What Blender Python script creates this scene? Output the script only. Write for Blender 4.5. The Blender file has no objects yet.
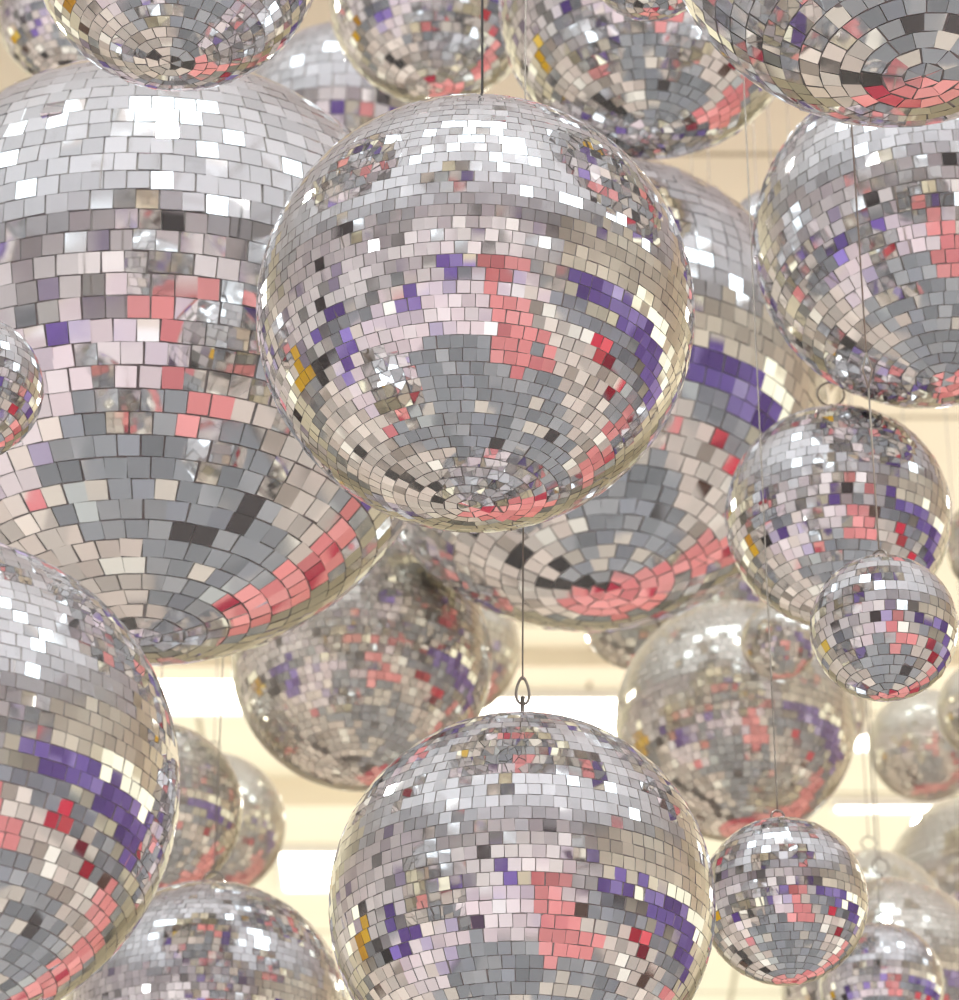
import bpy, math, random
import numpy as np
from mathutils import Vector, Matrix

random.seed(7)
scene = bpy.context.scene
col = scene.collection
PI = math.pi

# ------------------------------------------------------------------ camera
FPX = 3400.0                      # focal length in pixels of a 959 x 1000 frame
PITCH = math.radians(29.0)
CAM = Vector((0, 0, 1.6))
FWD = Vector((0, math.cos(PITCH), math.sin(PITCH)))
UPV = Vector((0, -math.sin(PITCH), math.cos(PITCH)))
RGT = Vector((1, 0, 0))
FLOOR_TO_CEILING = 10.6
cd = bpy.data.cameras.new('camera')
cam = bpy.data.objects.new('camera', cd)
col.objects.link(cam)
cam.location = CAM
cam.rotation_euler = (PI / 2 + PITCH, 0, 0)
cd.sensor_fit = 'VERTICAL'
cd.sensor_height = 24.0
cd.lens = FPX / 1000.0 * 24.0
cd.clip_end = 200
cd.dof.use_dof = True
cd.dof.focus_distance = 2.6
cd.dof.aperture_fstop = (cd.lens / 1000.0) / 0.0085
scene.camera = cam


def ray(px, py):
    d = FWD + RGT * ((px - 479.5) / FPX) + UPV * ((500 - py) / FPX)
    return d.normalized()


# --------------------------------------------------------------- materials
def mat(name):
    m = bpy.data.materials.new(name)
    m.use_nodes = True
    nt = m.node_tree
    for n in list(nt.nodes):
        nt.nodes.remove(n)
    out = nt.nodes.new('ShaderNodeOutputMaterial')
    return m, nt, out


def N(nt, kind, **kw):
    n = nt.nodes.new(kind)
    for k, v in kw.items():
        setattr(n, k, v)
    return n


def principled(nt, out, base, rough=0.5, metal=0.0, spec=0.5):
    b = N(nt, 'ShaderNodeBsdfPrincipled')
    b.inputs['Base Color'].default_value = (*base, 1)
    b.inputs['Roughness'].default_value = rough
    b.inputs['Metallic'].default_value = metal
    b.inputs['Specular IOR Level'].default_value = spec
    nt.links.new(b.outputs[0], out.inputs[0])
    return b


def plain(name, base, rough=0.5, metal=0.0, noise=0.06, scale=30.0):
    m, nt, out = mat(name)
    b = principled(nt, out, base, rough, metal)
    tc = N(nt, 'ShaderNodeTexCoord')
    no = N(nt, 'ShaderNodeTexNoise')
    no.inputs['Scale'].default_value = scale
    nt.links.new(tc.outputs['Object'], no.inputs['Vector'])
    mx = N(nt, 'ShaderNodeMix', data_type='RGBA')
    nt.links.new(no.outputs['Fac'], mx.inputs[0])
    mx.inputs[6].default_value = (*[c * (1 - noise) for c in base], 1)
    mx.inputs[7].default_value = (*[min(1, c * (1 + noise)) for c in base], 1)
    nt.links.new(mx.outputs[2], b.inputs['Base Color'])
    return m


def emissive(name, colour, strength):
    m, nt, out = mat(name)
    e = N(nt, 'ShaderNodeEmission')
    e.inputs[0].default_value = (*colour, 1)
    e.inputs[1].default_value = strength
    nt.links.new(e.outputs[0], out.inputs[0])
    return m


def mirror_material(name='mirror_glass', dust_haze=(0.8, 0.8, 0.78), mix=0.075, tint=(1, 1, 1)):
    m, nt, out = mat(name)
    b = principled(nt, out, (0.9, 0.905, 0.9), 0.02, 1.0)
    tc = N(nt, 'ShaderNodeTexCoord')
    # dust and smudges that dull single facets a little
    no = N(nt, 'ShaderNodeTexNoise')
    no.inputs['Scale'].default_value = 22
    no.inputs['Detail'].default_value = 4
    nt.links.new(tc.outputs['Object'], no.inputs['Vector'])
    mr = N(nt, 'ShaderNodeMapRange')
    mr.inputs[1].default_value = 0.45
    mr.inputs[2].default_value = 0.8
    mr.inputs[3].default_value = 0.015
    mr.inputs[4].default_value = 0.10
    nt.links.new(no.outputs['Fac'], mr.inputs[0])
    nt.links.new(mr.outputs[0], b.inputs['Roughness'])
    # each facet its own silvering
    at = N(nt, 'ShaderNodeAttribute', attribute_name='silver')
    cm = N(nt, 'ShaderNodeMapRange')
    cm.inputs[3].default_value = 0.70
    cm.inputs[4].default_value = 1.0
    nt.links.new(at.outputs['Fac'], cm.inputs[0])
    cc = N(nt, 'ShaderNodeCombineColor')
    for k in range(3):
        tm = N(nt, 'ShaderNodeMath', operation='MULTIPLY')
        tm.inputs[1].default_value = tint[k]
        nt.links.new(cm.outputs[0], tm.inputs[0])
        nt.links.new(tm.outputs[0], cc.inputs[k])
    nt.links.new(cc.outputs[0], b.inputs['Base Color'])
    df = N(nt, 'ShaderNodeBsdfDiffuse')
    df.inputs[0].default_value = (*dust_haze, 1)  # light dust on the plain mirror, painted glare haze on the far variants
    ms = N(nt, 'ShaderNodeMixShader')
    ms.inputs[0].default_value = mix
    nt.links.new(b.outputs[0], ms.inputs[1])
    nt.links.new(df.outputs[0], ms.inputs[2])
    nt.links.new(ms.outputs[0], out.inputs[0])
    return m


def grid_tiles(name, base, line, cell, lw, rough=0.8, vary=0.05):
    """square tiles of side `cell` with thin joints, in object coordinates"""
    m, nt, out = mat(name)
    b = principled(nt, out, base, rough, 0, 0.2)
    tc = N(nt, 'ShaderNodeTexCoord')
    sep = N(nt, 'ShaderNodeSeparateXYZ')
    nt.links.new(tc.outputs['Object'], sep.inputs[0])
    fl = []
    for k in (0, 1):
        sh = N(nt, 'ShaderNodeMath', operation='ADD')
        sh.inputs[1].default_value = (0.55, 0.27)[k]
        nt.links.new(sep.outputs[k], sh.inputs[0])
        d = N(nt, 'ShaderNodeMath', operation='DIVIDE')
        d.inputs[1].default_value = cell
        nt.links.new(sh.outputs[0], d.inputs[0])
        fr = N(nt, 'ShaderNodeMath', operation='FRACT')
        nt.links.new(d.outputs[0], fr.inputs[0])
        lt = N(nt, 'ShaderNodeMath', operation='LESS_THAN')
        lt.inputs[1].default_value = lw / cell
        nt.links.new(fr.outputs[0], lt.inputs[0])
        fl.append(lt)
    mxm = N(nt, 'ShaderNodeMath', operation='MAXIMUM')
    nt.links.new(fl[0].outputs[0], mxm.inputs[0])
    nt.links.new(fl[1].outputs[0], mxm.inputs[1])
    no = N(nt, 'ShaderNodeTexNoise')
    no.inputs['Scale'].default_value = 1.7
    nt.links.new(tc.outputs['Object'], no.inputs['Vector'])
    va = N(nt, 'ShaderNodeMix', data_type='RGBA')
    va.inputs[6].default_value = (*[c * (1 - vary) for c in base], 1)
    va.inputs[7].default_value = (*[min(1, c * (1 + vary)) for c in base], 1)
    nt.links.new(no.outputs['Fac'], va.inputs[0])
    mx = N(nt, 'ShaderNodeMix', data_type='RGBA')
    mx.inputs[7].default_value = (*line, 1)
    nt.links.new(va.outputs[2], mx.inputs[6])
    nt.links.new(mxm.outputs[0], mx.inputs[0])
    nt.links.new(mx.outputs[2], b.inputs['Base Color'])
    return m


def cells(name, colours, cell, rough=0.7):
    """random rectangular blocks of the given colours: (position, colour) stops"""
    m, nt, out = mat(name)
    b = principled(nt, out, (0.5, 0.5, 0.5), rough, 0, 0.2)
    tc = N(nt, 'ShaderNodeTexCoord')
    dv = N(nt, 'ShaderNodeVectorMath', operation='DIVIDE')
    dv.inputs[1].default_value = cell
    nt.links.new(tc.outputs['Object'], dv.inputs[0])
    ad = N(nt, 'ShaderNodeVectorMath', operation='ADD')
    ad.inputs[1].default_value = (0.37, 0.41, 0.23)
    nt.links.new(dv.outputs[0], ad.inputs[0])
    fl = N(nt, 'ShaderNodeVectorMath', operation='FLOOR')
    nt.links.new(ad.outputs[0], fl.inputs[0])
    wn = N(nt, 'ShaderNodeTexWhiteNoise', noise_dimensions='3D')
    nt.links.new(fl.outputs[0], wn.inputs['Vector'])
    cr = N(nt, 'ShaderNodeValToRGB')
    cr.color_ramp.interpolation = 'CONSTANT'
    els = cr.color_ramp.elements
    els[0].position = 0
    els[0].color = (*colours[0][1], 1)
    els[1].position = colours[1][0]
    els[1].color = (*colours[1][1], 1)
    for p, c in colours[2:]:
        e = els.new(p)
        e.color = (*c, 1)
    nt.links.new(wn.outputs['Value'], cr.inputs[0])
    nt.links.new(cr.outputs[0], b.inputs['Base Color'])
    return m


M_MIRROR = mirror_material()
M_HAZED = mirror_material('glare_hazed_mirror', (0.84, 0.80, 0.68), 0.30, (0.99, 0.96, 0.86))  # camera glare painted in as a cream diffuse haze
M_HAZED_FAR = mirror_material('far_glare_hazed_mirror', (0.86, 0.82, 0.68), 0.45, (0.98, 0.94, 0.80))  # stronger glare haze painted in for the farthest low balls
M_CORE = plain('grey_ball_shell', (0.46, 0.45, 0.43), 0.6, 0.0)
M_STEEL = plain('dull_steel', (0.30, 0.28, 0.25), 0.4, 0.8)
M_DARK = plain('dark_wire', (0.035, 0.033, 0.03), 0.5, 0.2)
M_STRING = plain('pale_string', (0.62, 0.58, 0.48), 0.8)
M_LAMPBODY = plain('white_enamel', (0.8, 0.79, 0.75), 0.5)
M_CEIL = grid_tiles('ceiling_tiles', (0.77, 0.755, 0.60), (0.34, 0.31, 0.21), 1.2, 0.03)
M_CEIL2 = grid_tiles('grey_ceiling_tiles', (0.66, 0.70, 0.72), (0.45, 0.45, 0.45), 1.2, 0.02)
M_FLOOR = cells('floor_tiles', [(0, (0.23, 0.24, 0.26)), (0.3, (0.18, 0.19, 0.205)), (0.55, (0.28, 0.285, 0.30)), (0.75, (0.22, 0.23, 0.26)), (0.88, (0.40, 0.42, 0.42)), (0.93, (0.52, 0.47, 0.42)), (0.985, (0.05, 0.045, 0.045))], (0.45, 0.45, 9))
M_BEIGE = cells('beige_floor', [(0, (0.50, 0.43, 0.39)), (0.35, (0.40, 0.36, 0.33)), (0.7, (0.62, 0.55, 0.50)), (0.84, (0.27, 0.23, 0.2)), (0.90, (0.75, 0.72, 0.66)), (0.97, (0.06, 0.03, 0.02))], (0.5, 0.5, 9))
M_PINK = cells('pink_carpet', [(0, (0.60, 0.21, 0.21)), (0.45, (0.68, 0.28, 0.28)), (0.8, (0.54, 0.17, 0.18)), (0.96, (0.35, 0.02, 0.05))], (0.7, 0.7, 9))
M_PURPLE = cells('purple_blocks', [(0, (0.20, 0.13, 0.45)), (0.35, (0.13, 0.07, 0.30)), (0.6, (0.34, 0.26, 0.62)), (0.8, (0.24, 0.17, 0.5)), (0.9, (0.55, 0.48, 0.8)), (0.95, (0.8, 0.75, 0.55))], (0.9, 0.9, 0.6))
M_RED = cells('red_blocks', [(0, (0.45, 0.015, 0.04)), (0.4, (0.62, 0.08, 0.10)), (0.7, (0.25, 0.01, 0.03)), (0.85, (0.62, 0.56, 0.5))], (0.8, 0.8, 0.8))
M_YELLOW = cells('yellow_blocks', [(0, (0.85, 0.50, 0.02)), (0.4, (0.55, 0.28, 0.02)), (0.7, (0.95, 0.68, 0.12)), (0.9, (0.12, 0.07, 0.02))], (0.8, 0.8, 0.8))
M_BLACK = plain('black_rubber', (0.012, 0.01, 0.01), 0.7)
M_MAUVE = cells('mauve_wall', [(0, (0.78, 0.74, 0.75)), (0.3, (0.84, 0.80, 0.80)), (0.6, (0.72, 0.66, 0.69)), (0.8, (0.85, 0.82, 0.80)), (0.88, (0.35, 0.3, 0.42)), (0.92, (0.30, 0.29, 0.28)), (0.96, (0.04, 0.03, 0.03))], (0.8, 0.8, 0.8))
M_LILAC = cells('lilac_floor', [(0, (0.60, 0.50, 0.53)), (0.3, (0.66, 0.58, 0.60)), (0.55, (0.52, 0.44, 0.50)), (0.7, (0.64, 0.56, 0.52)), (0.84, (0.42, 0.36, 0.50)), (0.9, (0.8, 0.76, 0.78)), (0.96, (0.06, 0.03, 0.07)), (0.98, (0.62, 0.2, 0.22))], (0.6, 0.6, 9))
M_CREAM = plain('cream_wall', (0.82, 0.76, 0.60), 0.8, 0, 0.05, 0.6)
M_COOL = emissive('cool_tube_light', (0.84, 0.93, 1.0), 2.6)
M_GLOW = emissive('added_wall_glow', (1.0, 0.94, 0.72), 1.25)  # emission imitating a brightly lit side wall
M_WARM = emissive('warm_tube_light', (1.0, 0.96, 0.86), 7.0)


# ----------------------------------------------------------- mesh plumbing
def link(name, me, m, parent=None, loc=None):
    o = bpy.data.objects.new(name, me)
    col.objects.link(o)
    if m is not None:
        me.materials.append(m)
    if parent is not None:
        o.parent = parent
    if loc is not None:
        o.location = loc
    return o


def mesh_from(name, V, F, smooth=False):
    me = bpy.data.meshes.new(name)
    me.from_pydata([tuple(v) for v in V], [], F)
    me.update()
    if smooth:
        me.polygons.foreach_set('use_smooth', [True] * len(me.polygons))
    return me


def box_vf(x0, x1, y0, y1, z0, z1, V=None, F=None):
    V = [] if V is None else V
    F = [] if F is None else F
    b = len(V)
    V += [(x0, y0, z0), (x1, y0, z0), (x1, y1, z0), (x0, y1, z0), (x0, y0, z1), (x1, y0, z1), (x1, y1, z1), (x0, y1, z1)]
    F += [tuple(b + i for i in f) for f in ((3, 2, 1, 0), (4, 5, 6, 7), (0, 1, 5, 4), (1, 2, 6, 5), (2, 3, 7, 6), (3, 0, 4, 7))]
    return V, F


def slab(name, m, x0, x1, y0, y1, z0, z1, kind='structure'):
    V, F = box_vf(x0, x1, y0, y1, z0, z1)
    o = link(name, mesh_from(name, V, F), m)
    if kind:
        o['kind'] = kind
    return o


def tube(pts, r, sides=8, closed=False, V=None, F=None):
    V = [] if V is None else V
    F = [] if F is None else F
    n = len(pts)
    base = len(V)
    prev = None
    for i, p in enumerate(pts):
        a = pts[(i - 1) % n] if (closed or i > 0) else p
        c = pts[(i + 1) % n] if (closed or i < n - 1) else p
        t = (Vector(c) - Vector(a)).normalized()
        if prev is None:
            u = t.orthogonal().normalized()
        else:
            u = (prev - t * prev.dot(t)).normalized()
        prev = u
        w = t.cross(u)
        for k in range(sides):
            an = 2 * PI * k / sides
            V.append(tuple(Vector(p) + (u * math.cos(an) + w * math.sin(an)) * r))
    for i in range(n if closed else n - 1):
        for k in range(sides):
            a = base + i * sides + k
            b = base + i * sides + (k + 1) % sides
            c = base + ((i + 1) % n) * sides + (k + 1) % sides
            d = base + ((i + 1) % n) * sides + k
            F.append((a, b, c, d))
    if not closed:
        F.append(tuple(base + k for k in range(sides))[::-1])
        F.append(tuple(base + (n - 1) * sides + k for k in range(sides)))
    return V, F


def sphere_mesh(R, seg=64, rings=32):
    V = [(0, 0, R)]
    for i in range(1, rings):
        th = PI * i / rings
        for k in range(seg):
            a = 2 * PI * k / seg
            V.append((R * math.sin(th) * math.cos(a), R * math.sin(th) * math.sin(a), R * math.cos(th)))
    V.append((0, 0, -R))
    F = []
    for k in range(seg):
        F.append((0, 1 + k, 1 + (k + 1) % seg))
    for i in range(rings - 2):
        for k in range(seg):
            a = 1 + i * seg + k
            b = 1 + i * seg + (k + 1) % seg
            F.append((a, a + seg, b + seg, b))
    last = 1 + (rings - 2) * seg
    for k in range(seg):
        F.append((len(V) - 1, last + (k + 1) % seg, last + k))
    return mesh_from('ball_core', V, F, True)


def tile_mesh(R, t, seed, jitter):
    """every little flat mirror of one ball, laid in rows from pole to pole"""
    rg = np.random.default_rng(seed)
    rows = max(8, int(round(PI * R / t)))
    dth = PI / rows
    T, PH, HW, KU, KL = [], [], [], [], []
    for i in range(rows):
        th = (i + 0.5) * dth
        c = 2 * PI * R * math.sin(th)
        m = max(6, int(round(c / t)))
        ph0 = rg.uniform(0, 2 * PI)
        ph = ph0 + 2 * PI * (np.arange(m) + rg.normal(0, 0.025, m)) / m
        T.append(np.full(m, th))
        PH.append(ph)
        HW.append(np.full(m, c / m / 2))
        ku = max(0.25, math.sin(max(0.02, th - dth / 2)) / math.sin(th))
        kl = max(0.25, math.sin(min(PI - 0.02, th + dth / 2)) / math.sin(th))
        KU.append(np.full(m, ku))
        KL.append(np.full(m, kl))
    th, ph, hw, ku, kl = map(np.concatenate, (T, PH, HW, KU, KL))
    n = len(th)
    th = th + rg.normal(0, 0.012, n) * dth
    hh = R * dth / 2
    gap = 0.024 * t
    st, ct, sp, cp = np.sin(th), np.cos(th), np.sin(ph), np.cos(ph)
    nr = np.stack([st * cp, st * sp, ct], 1)
    et = np.stack([ct * cp, ct * sp, -st], 1)      # towards the south pole
    ep = np.stack([-sp, cp, np.zeros(n)], 1)
    # in-plane twist
    a = rg.normal(0, 0.022, n)
    e1 = ep * np.cos(a)[:, None] + et * np.sin(a)[:, None]
    e2 = -ep * np.sin(a)[:, None] + et * np.cos(a)[:, None]
    # tilt of each facet, plus the slow unevenness of the shell below
    s1 = rg.normal(0, jitter, n)
    s2 = rg.normal(0, jitter, n)
    odd = rg.random(n) < 0.05
    s1[odd] *= 4
    s2[odd] *= 4
    q = rg.uniform(0, 6, 6)
    s1 += 0.010 * np.sin(3 * ph + q[0] + 4 * th) + 0.006 * np.sin(7 * ph + q[1])
    s2 += 0.010 * np.sin(5 * th + q[2] + 2 * ph) + 0.006 * np.sin(9 * th + q[3])
    sz = rg.normal(1.0, 0.012, n)
    thick = 0.10 * t
    V = np.zeros((n, 8, 3))
    polar = np.minimum(th, PI - th) < 5 * dth
    g2 = (gap / R)
    t0 = np.clip(np.round(th / dth - 0.5) * dth, 0, PI)
    for k, (sx, sy) in enumerate(((-1, -1), (-1, 1), (1, 1), (1, -1))):
        kk = ku if sy < 0 else kl
        x = sx * np.maximum((hw * kk - gap) * sz, hw * 0.12)
        y = sy * (hh - gap) * sz
        lift = s1 * x + s2 * y
        base = nr * (R + thick * 0.35)
        tc_ = np.clip(t0 + (g2 if sy < 0 else dth - g2), 0.12 * dth, PI - 0.12 * dth)
        hp = np.maximum(hw / (R * st) - g2 / np.maximum(np.sin(tc_), 0.3 * dth), 0.25 * hw / (R * st)) * sx
        cr = np.stack([np.sin(tc_) * np.cos(ph + hp), np.sin(tc_) * np.sin(ph + hp), np.cos(tc_)], 1)
        dl = (cr - nr * (cr * nr).sum(1)[:, None]) * R
        x = np.where(polar, (dl * e1).sum(1), x)
        y = np.where(polar, (dl * e2).sum(1), y)
        pos = base + e1 * x[:, None] + e2 * y[:, None]
        V[:, k] = pos + nr * (lift)[:, None]
        V[:, 4 + k] = pos - nr * (thick * 1.4)
    V = V.reshape(-1, 3)
    quad = np.array([[0, 1, 2, 3], [0, 4, 5, 1], [1, 5, 6, 2], [2, 6, 7, 3], [3, 7, 4, 0]])
    F = (quad[None] + (np.arange(n) * 8)[:, None, None]).reshape(-1, 4)
    me = bpy.data.meshes.new('mirror_tiles')
    me.vertices.add(len(V))
    me.vertices.foreach_set('co', V.ravel())
    me.loops.add(F.size)
    me.loops.foreach_set('vertex_index', F.ravel().astype(np.int32))
    me.polygons.add(len(F))
    me.polygons.foreach_set('loop_start', (np.arange(len(F)) * 4).astype(np.int32))
    me.polygons.foreach_set('loop_total', np.full(len(F), 4, np.int32))
    me.polygons.foreach_set('use_smooth', np.zeros(len(F), bool))
    me.update(calc_edges=True)
    me.validate()
    at = me.attributes.new('silver', 'FLOAT', 'FACE')
    at.data.foreach_set('value', np.repeat(rg.random(n), 5).astype(np.float32))
    return me


BALLS = []


def mirror_ball(cx, cy, r, D, tpx, label, ring_h=1.16, ring_r=None, wire='steel', tilt=None, loop=False, jit=0.017, anchor=(0, 0)):
    """a mirror ball whose outline is the circle (cx, cy, r) of the photo, D metres from the camera"""
    s = r / FPX
    d = ray(cx, cy)
    R = s * D / math.sqrt(1 + s * s)
    c = CAM + d * D
    t = tpx * D / FPX
    return mirror_ball_at(c, R, t, label, ring_h, ring_r, wire, tilt, loop, jit, anchor)


def mirror_ball_at(c, R, t, label, ring_h=1.16, ring_r=None, wire='steel', tilt=None, loop=False, jit=0.017, anchor=(0, 0)):
    i = len(BALLS)
    far = (c - CAM).length
    skin = M_MIRROR if (c.z - CAM.z) / far > 0.53 else (M_HAZED_FAR if far > 4.8 else (M_HAZED if far > 4.0 else M_MIRROR))  # low balls farther off get the mirrors with painted glare haze
    rr = random.Random(100 + i)
    root = bpy.data.objects.new('mirror_ball', None)
    col.objects.link(root)
    root.empty_display_size = R
    root['label'] = label
    root['category'] = 'mirror ball'
    root['group'] = 'mirror balls hung from the ceiling'
    tl = tilt or (rr.uniform(-2.5, 2.5), rr.uniform(-2.5, 2.5))
    rot = Matrix.Rotation(math.radians(tl[0]), 4, 'X') @ Matrix.Rotation(math.radians(tl[1]), 4, 'Y')
    root.location = c - Vector((0, 0, R))
    ctr = (0, 0, R)

    def part(name, me, m):
        o = link(name, me, m, root)
        return o
    thick = 0.10 * t
    core = part('ball_core', sphere_mesh(R - thick * 0.55), M_CORE)
    core.location = ctr
    core.rotation_euler = rot.to_euler()
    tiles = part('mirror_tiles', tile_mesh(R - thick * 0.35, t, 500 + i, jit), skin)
    tiles.location = ctr
    tiles.rotation_euler = rot.to_euler()
    # metal cap with an eye on top
    rg_ = ring_r or max(0.006, min(0.011, 0.085 * R))
    wr = 0.0011 + 0.002 * R
    zc = R * ring_h
    capr = 0.11 * R
    V, F = [], []
    prof = [(0, 1.035), (0.6, 1.03), (1, 1.012), (1, 0.985)]
    sg = 20
    for (a, z) in prof:
        for k in range(sg):
            an = 2 * PI * k / sg
            V.append((capr * a * math.cos(an), capr * a * math.sin(an), R * z))
    for j in range(len(prof) - 1):
        for k in range(sg):
            F.append((j * sg + k, j * sg + (k + 1) % sg, (j + 1) * sg + (k + 1) % sg, (j + 1) * sg + k))
    tube([(0, 0, R * 1.0), (0, 0, zc - rg_ + wr)], wr * 1.3, 8, False, V, F)
    cap = part('top_cap', mesh_from('top_cap', V, F, True), M_STEEL)
    cap.location = ctr
    cap.rotation_euler = rot.to_euler()
    a0 = rr.uniform(-0.5, 0.5)
    u = Vector((math.cos(a0), math.sin(a0), 0))
    stretch = 1.7 if loop else 1.0
    pts = []
    for k in range(28):
        an = 2 * PI * k / 28
        w = math.sin(an) * rg_ * (0.75 - 0.25 * math.cos(an) if loop else 1)
        pts.append(Vector((0, 0, zc + math.cos(an) * rg_ * stretch)) + u * w)
    V, F = tube(pts, wr * 0.8, 8, True)
    ring = part('hanging_ring', mesh_from('hanging_ring', V, F, True), M_STEEL if wire != 'dark' else M_DARK)
    ring.location = ctr
    ring.rotation_euler = rot.to_euler()
    # wire to the ceiling, with a little hook at its foot
    top_w = rot @ Vector((0, 0, zc + rg_ * stretch))
    foot = Vector((0, 0, R)) + top_w
    zt = FLOOR_TO_CEILING - (c.z - R)
    V, F = [], []
    w0 = {'dark': 0.0011, 'steel': 0.0007, 'string': 0.0008}[wire]
    end = Vector((foot.x + anchor[0], foot.y + anchor[1], zt))
    if wire == 'string':
        knot = foot + Vector((0, 0, 0.155))
        tube([foot, knot], w0, 6, False, V, F)
        tube([knot, knot + Vector((-0.004, 0, 0.018)), knot + Vector((0, 0, 0.035))], w0, 6, False, V, F)
        tube([knot, knot + Vector((0.004, 0, 0.018)), knot + Vector((0, 0, 0.035))], w0, 6, False, V, F)
        tube([knot + Vector((0, 0, 0.034)), end], w0, 6, False, V, F)
    else:
        lift = foot + Vector((0, 0, 0.012))
        tube([foot - Vector((0, 0, 0.002)), lift, end], w0, 6, False, V, F)
    M = {'dark': M_DARK, 'steel': M_STEEL, 'string': M_STRING}[wire]
    part('hanging_wire', mesh_from('hanging_wire', V, F, True), M)
    V, F = [], []
    for (a, z) in ((0.03, 0.0), (0.03, -0.006), (0.008, -0.012), (0.004, -0.03)):
        for k in range(14):
            an = 2 * PI * k / 14
            V.append((a * math.cos(an), a * math.sin(an), z))
    for j in range(3):
        for k in range(14):
            F.append((j * 14 + k, j * 14 + (k + 1) % 14, (j + 1) * 14 + (k + 1) % 14, (j + 1) * 14 + k))
    hk = part('ceiling_hook', mesh_from('ceiling_hook', V, F, True), M_STEEL)
    hk.location = end
    BALLS.append((label, c, R, foot + root.location, end + root.location, w0))
    return root


B = mirror_ball
# ------------------------------------------------------- the mirror balls
B(475.5, 314, 219, 2.66, 12.8, 'large mirror ball in the upper middle, in front of all others, on a dark wire', 1.13, 0.0095, 'dark', (0.5, 1.5))
B(150, 361, 304, 3.32, 21, 'largest mirror ball, upper left, with the coarsest mirror tiles', 1.12, None, 'steel', (2, -1))
B(178, -55, 143, 2.70, 12, 'mirror ball cut off by the top edge, hanging over the largest one', 1.15, None, 'steel', (0, 0.5))
B(75, 10, 78, 4.40, 8, 'blurred mirror ball in the top left corner, behind the one cut by the top edge')
B(350, 140, 118, 5.00, 14, 'mirror ball of which only a pale dome shows, between the two largest upper balls')
B(434, 0, 104, 4.25, 10, 'mirror ball behind the dark wire at the top edge')
B(652, 5, 152, 3.80, 11.5, 'mirror ball at the top between the dark wire and the large corner ball')
B(650, -42, 62, 3.0, 9, 'mirror ball of which only a reddish underside shows at the top edge')
B(895, -113, 234, 2.80, 20, 'large mirror ball cut off by the top right corner, with coarse tiles and pink underside', 1.12, None, 'steel', (-2, -3))
B(588, 392, 240, 3.95, 17, 'very large mirror ball right behind the upper middle one, with purple and dark red facets', 1.12, None, 'steel', (-6, -3))
B(922, 240, 167, 3.32, 13.5, 'mirror ball at the upper right edge under the corner ball, with pink underside', 1.12, None, 'steel', (-3, -3))
B(775, 235, 47, 4.38, 9, 'small mirror ball peeking out on the left behind the upper right edge ball')
B(838, 517, 112, 3.32, 11, 'mirror ball at right with a large wire ring standing on top', 1.27, 0.0135, 'steel', (0, 0))
B(884, 628, 73, 2.78, 11, 'small sharp mirror ball on a pale string in front of the ringed one', 1.10, 0.006, 'string', (0, 0))
B(736, 721, 120, 4.50, 8.5, 'blurred mirror ball at right, above the small one beside the bottom middle ball')
B(779, 642, 38, 4.22, 5, 'tiny pinkish mirror ball below the ringed ball, left of the sharp little one')
B(925, 745, 56, 5.50, 6, 'blurred cream mirror ball low at the right edge, below the sharp little one')
B(988, 710, 50, 4.90, 7, 'blurred sparkling mirror ball sliced by the right edge, beside the cream one')
B(522, 905, 192, 2.62, 13, 'large mirror ball at the bottom middle with a drawn-out wire loop on top', 1.22, 0.0068, 'steel', (1, 0.5), True, anchor=(0.08, 0))
B(784, 901, 83, 2.90, 9, 'mirror ball at the lower right, just right of the bottom middle one', 1.07)
B(362, 661, 130, 4.12, 8.5, 'fine-tiled mirror ball in the gap below the two largest, left of the middle', 1.12, None, 'steel', (-4, 1))
B(450, 648, 70, 5.20, 9, 'blurred cream mirror ball behind the fine-tiled one, on its right side')
B(-73, 785, 249, 2.30, 15, 'large mirror ball cut off by the left edge, lower left')
B(-31, 388, 73, 2.75, 10, 'small mirror ball at the left edge in front of the largest one')
B(155, 810, 87, 4.10, 8, 'mirror ball half hidden right behind the large lower left one, with purple facets')
B(213, 825, 72, 5.00, 7, 'cream glittering mirror ball with a thin wire at the lower left, farther back')
B(207, 1025, 142, 3.55, 8, 'greyish mirror ball at the bottom left edge, only its dome in view', 1.07)
B(873, 925, 74, 4.90, 7, 'dull far mirror ball whose top shows left of the thin rings at lower right', 1.2, 0.0105)
B(890, 987, 107, 4.35, 8, 'dark greyish mirror ball in the bottom right corner behind a small bright one', 1.18, 0.0105)
B(882, 985, 61, 3.90, 7, 'small mirror ball at the bottom right edge in front of the dark greyish one')
B(985, 895, 100, 5.70, 9, 'very pale out-of-focus mirror ball at the right edge, low down')
B(635, 618, 52, 4.90, 9, 'mirror ball fragment showing below the very large one behind the middle')
B(708, 590, 62, 4.75, 9, 'glittering blurred mirror ball between the very large one and the ringed one')
B(1003, 545, 56, 4.40, 9, 'blurred mirror ball at the right edge beside the ringed one')
B(800, 705, 66, 5.20, 8, 'cream blurred mirror ball behind the right side of the lower right blurred one')
B(800, 360, 44, 5.00, 7, 'pale glittering mirror ball behind the very large one, left of the big ring')

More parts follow.
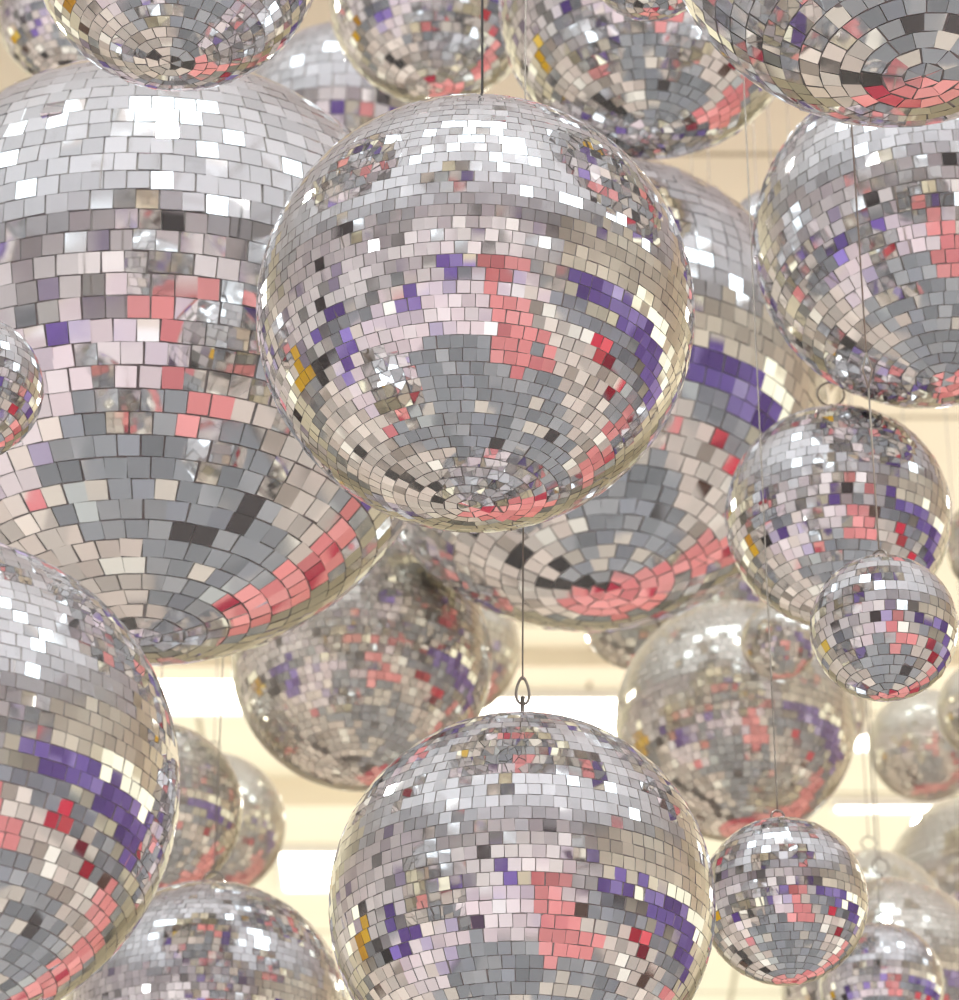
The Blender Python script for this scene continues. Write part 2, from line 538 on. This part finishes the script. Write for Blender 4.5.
# more balls of the same cluster hang behind and above the viewpoint: the
# photo shows them as facetted patches inside the mirrors
rh = random.Random(21)
tries = 0
while len(BALLS) < 36 + 20 and tries < 4000:
    tries += 1
    p = Vector((rh.uniform(-3.0, 3.0), rh.uniform(-3.0, 1.2), rh.uniform(2.9, 5.2)))
    rad = rh.choice((0.10, 0.14, 0.17, 0.2, 0.25, 0.29))
    q = p - CAM
    dep = q.dot(FWD)
    if dep > 0 and abs(q.x) / dep < 0.30 and abs(q.dot(UPV)) / dep < 0.34:
        continue
    if dep > 0 and q.length < 1.6:
        continue
    if any((Vector((p.x, p.y, 0)) - Vector((c.x, c.y, 0))).length < rad + R + 0.05 for (_, c, R, _, _, _) in BALLS):
        continue
    D = q.length
    mirror_ball_at(p, rad, rh.choice((0.012, 0.016, 0.02)), 'mirror ball behind the viewpoint, met only as a facetted reflection in other mirror balls')

for i in range(len(BALLS)):
    for j in range(len(BALLS)):
        la, ca, ra, fa, ea, _ = BALLS[i]
        lb, cb, rb, fb, eb, _ = BALLS[j]
        if j > i:
            g = (ca - cb).length - ra - rb
            if g < 0.004:
                print('BALLS TOUCH %d %d %.3f | %s | %s' % (i, j, g, la[:40], lb[:40]))
        if i != j:      # wire of i against ball j
            ab = ea - fa
            tt = max(0, min(1, (cb - fa).dot(ab) / ab.length_squared))
            g = (fa + ab * tt - cb).length - rb
            if g < 0.002:
                print('WIRE %d THROUGH BALL %d %.3f | %s | %s' % (i, j, g, la[:40], lb[:40]))

# ------------------------------------------------------------------- room
XW, YB, YF, HC = 14.0, -13.0, 34.0, FLOOR_TO_CEILING
slab('floor', M_FLOOR, -XW, XW, YB, YF, -0.1, 0.0)
slab('ceiling', M_CEIL, -XW, XW, 9.0, YF, HC, HC + 0.2)
c2 = slab('ceiling', M_CEIL2, -XW, XW, YB, 9.0, HC, HC + 0.2)
slab('wall_left', M_MAUVE, -XW - 0.2, -XW, YB, YF, 0.0, HC)
slab('wall_right', M_CREAM, XW, XW + 0.2, YB, YF, 0.0, HC)
slab('wall_back', M_MAUVE, -XW, XW, YB - 0.2, YB, 0.0, HC)
slab('wall_front', M_CREAM, -XW, XW, YF, YF + 0.2, 0.0, HC)
# coloured floor finishes and wall panels of the hall, met only in the mirrors
slab('trim_1', M_PINK, 0.75, 3.1, -12.5, 0.75, 0.0, 0.02)
slab('trim_2', M_PINK, -0.3, 9.0, 6.6, 20.0, 0.0, 0.02)
slab('trim_3', M_BEIGE, -9.5, -0.3, 3.3, 22.0, 0.0, 0.015)
slab('trim_4', M_BEIGE, 2.7, 5.5, -6.0, 6.6, 0.0, 0.015)
slab('trim_5', M_LILAC, -9.0, -2.2, -12.5, 3.3, 0.0, 0.015)
slab('trim_21', M_LILAC, -2.2, 0.75, -12.5, -0.7, 0.0, 0.015)
slab('trim_22', M_LILAC, 3.1, 9.0, -12.5, -6.0, 0.0, 0.015)
slab('trim_6', M_BLACK, -2.8, -0.35, 5.3, 5.9, 0.015, 0.03)
slab('trim_17', M_BLACK, -1.2, 0.3, 6.5, 7.1, 0.02, 0.04)
slab('trim_18', M_BLACK, -4.5, -3.4, 5.6, 6.4, 0.015, 0.03)
slab('trim_7', M_PURPLE, XW - 0.3, XW, -12.0, 16.0, 0.6, 4.1)
slab('trim_8', M_RED, 5.6, 6.8, 0.5, 4.5, 0.0, 0.5)
slab('trim_9', M_YELLOW, -XW, -XW + 0.3, 7.5, 12.5, 0.3, 2.9)
slab('trim_10', M_PURPLE, -XW, -XW + 0.3, -3.0, 3.5, 0.3, 1.4)
slab('trim_11', M_PURPLE, -4.2, 1.2, YB, YB + 0.3, 0.5, 2.6)
slab('trim_12', M_PURPLE, -6.6, -5.6, 0.5, 3.0, 0.0, 0.6)
slab('trim_19', M_PURPLE, -5.2, -4.2, -4.6, -3.0, 0.0, 0.5)
slab('trim_20', M_CREAM, -XW, -XW + 0.3, 13.0, 24.0, 0.3, 3.4)
slab('trim_13', M_PINK, 1.5, 9.5, YB, YB + 0.3, 0.4, 3.2)
slab('trim_14', M_BLACK, -9.2, -8.0, 3.8, 4.8, 0.0, 1.0)
# ceiling beams that cross the view
slab('trim_15', M_CREAM, -XW, XW, 18.05, 18.25, HC - 0.12, HC)
slab('trim_16', M_CREAM, -XW, 0.8, 19.9, 20.2, HC - 0.2, HC)


# ----------------------------------------------------------- ceiling lamps
def ceiling_light(x, y, w, d, m, label, group=None):
    root = bpy.data.objects.new('ceiling_light', None)
    col.objects.link(root)
    root.location = (x, y, HC)
    root['label'] = label
    root['category'] = 'ceiling light'
    if group:
        root['group'] = group
    V, F = [], []
    b = 0.03
    box_vf(-w / 2 - b, w / 2 + b, -d / 2 - b, -d / 2, -0.06, 0, V, F)
    box_vf(-w / 2 - b, w / 2 + b, d / 2, d / 2 + b, -0.06, 0, V, F)
    box_vf(-w / 2 - b, -w / 2, -d / 2, d / 2, -0.06, 0, V, F)
    box_vf(w / 2, w / 2 + b, -d / 2, d / 2, -0.06, 0, V, F)
    link('frame', mesh_from('frame', V, F), M_LAMPBODY, root)
    V, F = box_vf(-w / 2, w / 2, -d / 2, d / 2, -0.045, -0.005)
    link('diffuser', mesh_from('diffuser', V, F), m, root)
    return root


def ceil_at(px, py):
    d = ray(px, py)
    k = (HC - CAM.z) / d.z
    return CAM + d * k


def lamp_px(x0, x1, y0, y1, label):
    a, b = ceil_at((x0 + x1) / 2, y1), ceil_at((x0 + x1) / 2, y0)
    w = (ceil_at(x1, (y0 + y1) / 2) - ceil_at(x0, (y0 + y1) / 2)).x
    yc = (a.y + b.y) / 2
    ceiling_light((a.x + b.x) / 2, yc, w, abs(a.y - b.y), M_WARM, label)


lamp_px(45, 243, 668, 705, 'glowing ceiling panel seen under the largest mirror ball at left')
lamp_px(470, 640, 691, 734, 'glowing ceiling panel right above the bottom middle mirror ball')
lamp_px(283, 440, 846, 883, 'glowing ceiling panel left of the bottom middle mirror ball')
lamp_px(855, 1050, 728, 742, 'thin glowing ceiling panel below the sharp little ball at right')
lamp_px(836, 1100, 799, 804, 'thin bright ceiling strip crossing behind the wires at lower right')
g_root = bpy.data.objects.new('globe_lamp', None)
col.objects.link(g_root)
g_root.location = (-6.1, -3.0, 0)
g_root['label'] = 'round white globe lamp met only as a bright spot in the mirrors'
g_root['category'] = 'lamp'
link('globe', sphere_mesh(0.24, 32, 16), emissive('globe_glass', (1, 1, 1), 14.0), g_root, (0, 0, 4.4))
V, F = tube([(0, 0, 0.03), (0, 0, 4.2)], 0.03, 12)
link('pole', mesh_from('pole', V, F, True), M_LAMPBODY, g_root)
V, F = tube([(0, 0, 0), (0, 0, 0.04)], 0.35, 32)
link('base', mesh_from('base', V, F), M_LAMPBODY, g_root)
HID = 'bright ceiling panel met only as a reflection in the mirror tiles'
for (x, y, w, d) in ((-0.4, 1.5, 3.2, 1.1), (-3.6, 1.6, 2.2, 1.0), (0.9, 0.1, 4.0, 1.0), (4.6, 0.6, 2.8, 1.0), (-2.2, -1.4, 2.8, 0.8), (3.0, -1.6, 2.4, 0.8), (6.6, -1.2, 2.2, 0.9), (-5.4, -0.6, 1.8, 0.8), (0.3, -5.6, 2.0, 0.7), (5.0, -7.5, 1.8, 0.7), (-7.0, -4.2, 1.8, 0.7), (8.4, -4.4, 1.5, 0.8),
                     (2.0, -3.4, 1.2, 0.6), (12.0, 0.2, 1.4, 2.4), (12.6, 4.2, 1.0, 1.6), (-9.0, -8.0, 1.2, 1.2), (-3.0, -9.0, 1.6, 0.7), (-10.5, 12.0, 1.2, 2.4),
                     (9.5, 14.0, 1.2, 2.4), (11.5, 22.0, 1.2, 3.0)):
    ceiling_light(x, y, w, d, M_COOL if y < 9 else M_WARM, HID, 'reflected ceiling panels')


def area(name, loc, size, power, colour, up):
    ld = bpy.data.lights.new(name, 'AREA')
    ld.shape = 'RECTANGLE'
    ld.size, ld.size_y = size
    ld.energy = power
    ld.color = colour
    o = bpy.data.objects.new(name, ld)
    col.objects.link(o)
    o.location = loc
    if up:
        o.rotation_euler = (PI, 0, 0)
    return o


for (x, y0, y1, z0, z1) in ((XW - 0.06, 1.0, 18.0, 4.3, 5.9), (-XW + 0.06, 8.0, 20.0, 3.6, 4.8)):  # glowing strips added to stand in for brightly lit side walls
    V, F = box_vf(-0.05, 0.05, -(y1 - y0) / 2, (y1 - y0) / 2, 0, z1 - z0)
    o = link('wall_glow_panel', mesh_from('wall_glow_panel', V, F), M_GLOW, None, (x, (y0 + y1) / 2, z0))
    o['label'] = 'long cream glow panel added on the %s side wall, met only in the mirrors' % ('right' if x > 0 else 'left')
    o['category'] = 'added glow panel'

# unseen fill lights added to brighten the hall: ceiling washes and floor spots
area('fill_up_forward', (0, 22.0, 6.6), (24, 16), 1250, (1.0, 0.97, 0.88), True)
area('fill_up_overhead', (0, -2, 7.4), (20, 14), 620, (0.95, 0.98, 1.0), True)
for k, (x, y, p) in enumerate(((-6, -7, 1700), (6, -7, 1700), (-6, 6, 900), (6, 6, 900), (0, 14, 1100), (-8, 18, 900), (8, 18, 900), (0, -1, 600))):
    ld = bpy.data.lights.new('spot', 'SPOT')  # added fill for the floor, no fixture seen
    ld.energy = p
    ld.spot_size = math.radians(150)
    ld.spot_blend = 0.5
    ld.shadow_soft_size = 0.12
    ld.color = (1.0, 0.985, 0.94)
    o = bpy.data.objects.new('spot', ld)
    col.objects.link(o)
    o.location = (x, y, HC - 0.4)

w = bpy.data.worlds.new('world')
scene.world = w
w.use_nodes = True
w.node_tree.nodes['Background'].inputs[0].default_value = (0.9, 0.92, 1, 1)
w.node_tree.nodes['Background'].inputs[1].default_value = 0.3

scene.view_settings.view_transform = 'Standard'
scene.view_settings.look = 'None'
scene.view_settings.gamma = 1
scene.view_settings.use_curve_mapping = False
scene.view_settings.exposure = 0.22
scene.cycles.caustics_reflective = False
scene.cycles.caustics_refractive = False
scene.cycles.max_bounces = 10
scene.cycles.glossy_bounces = 8
scene.cycles.diffuse_bounces = 3
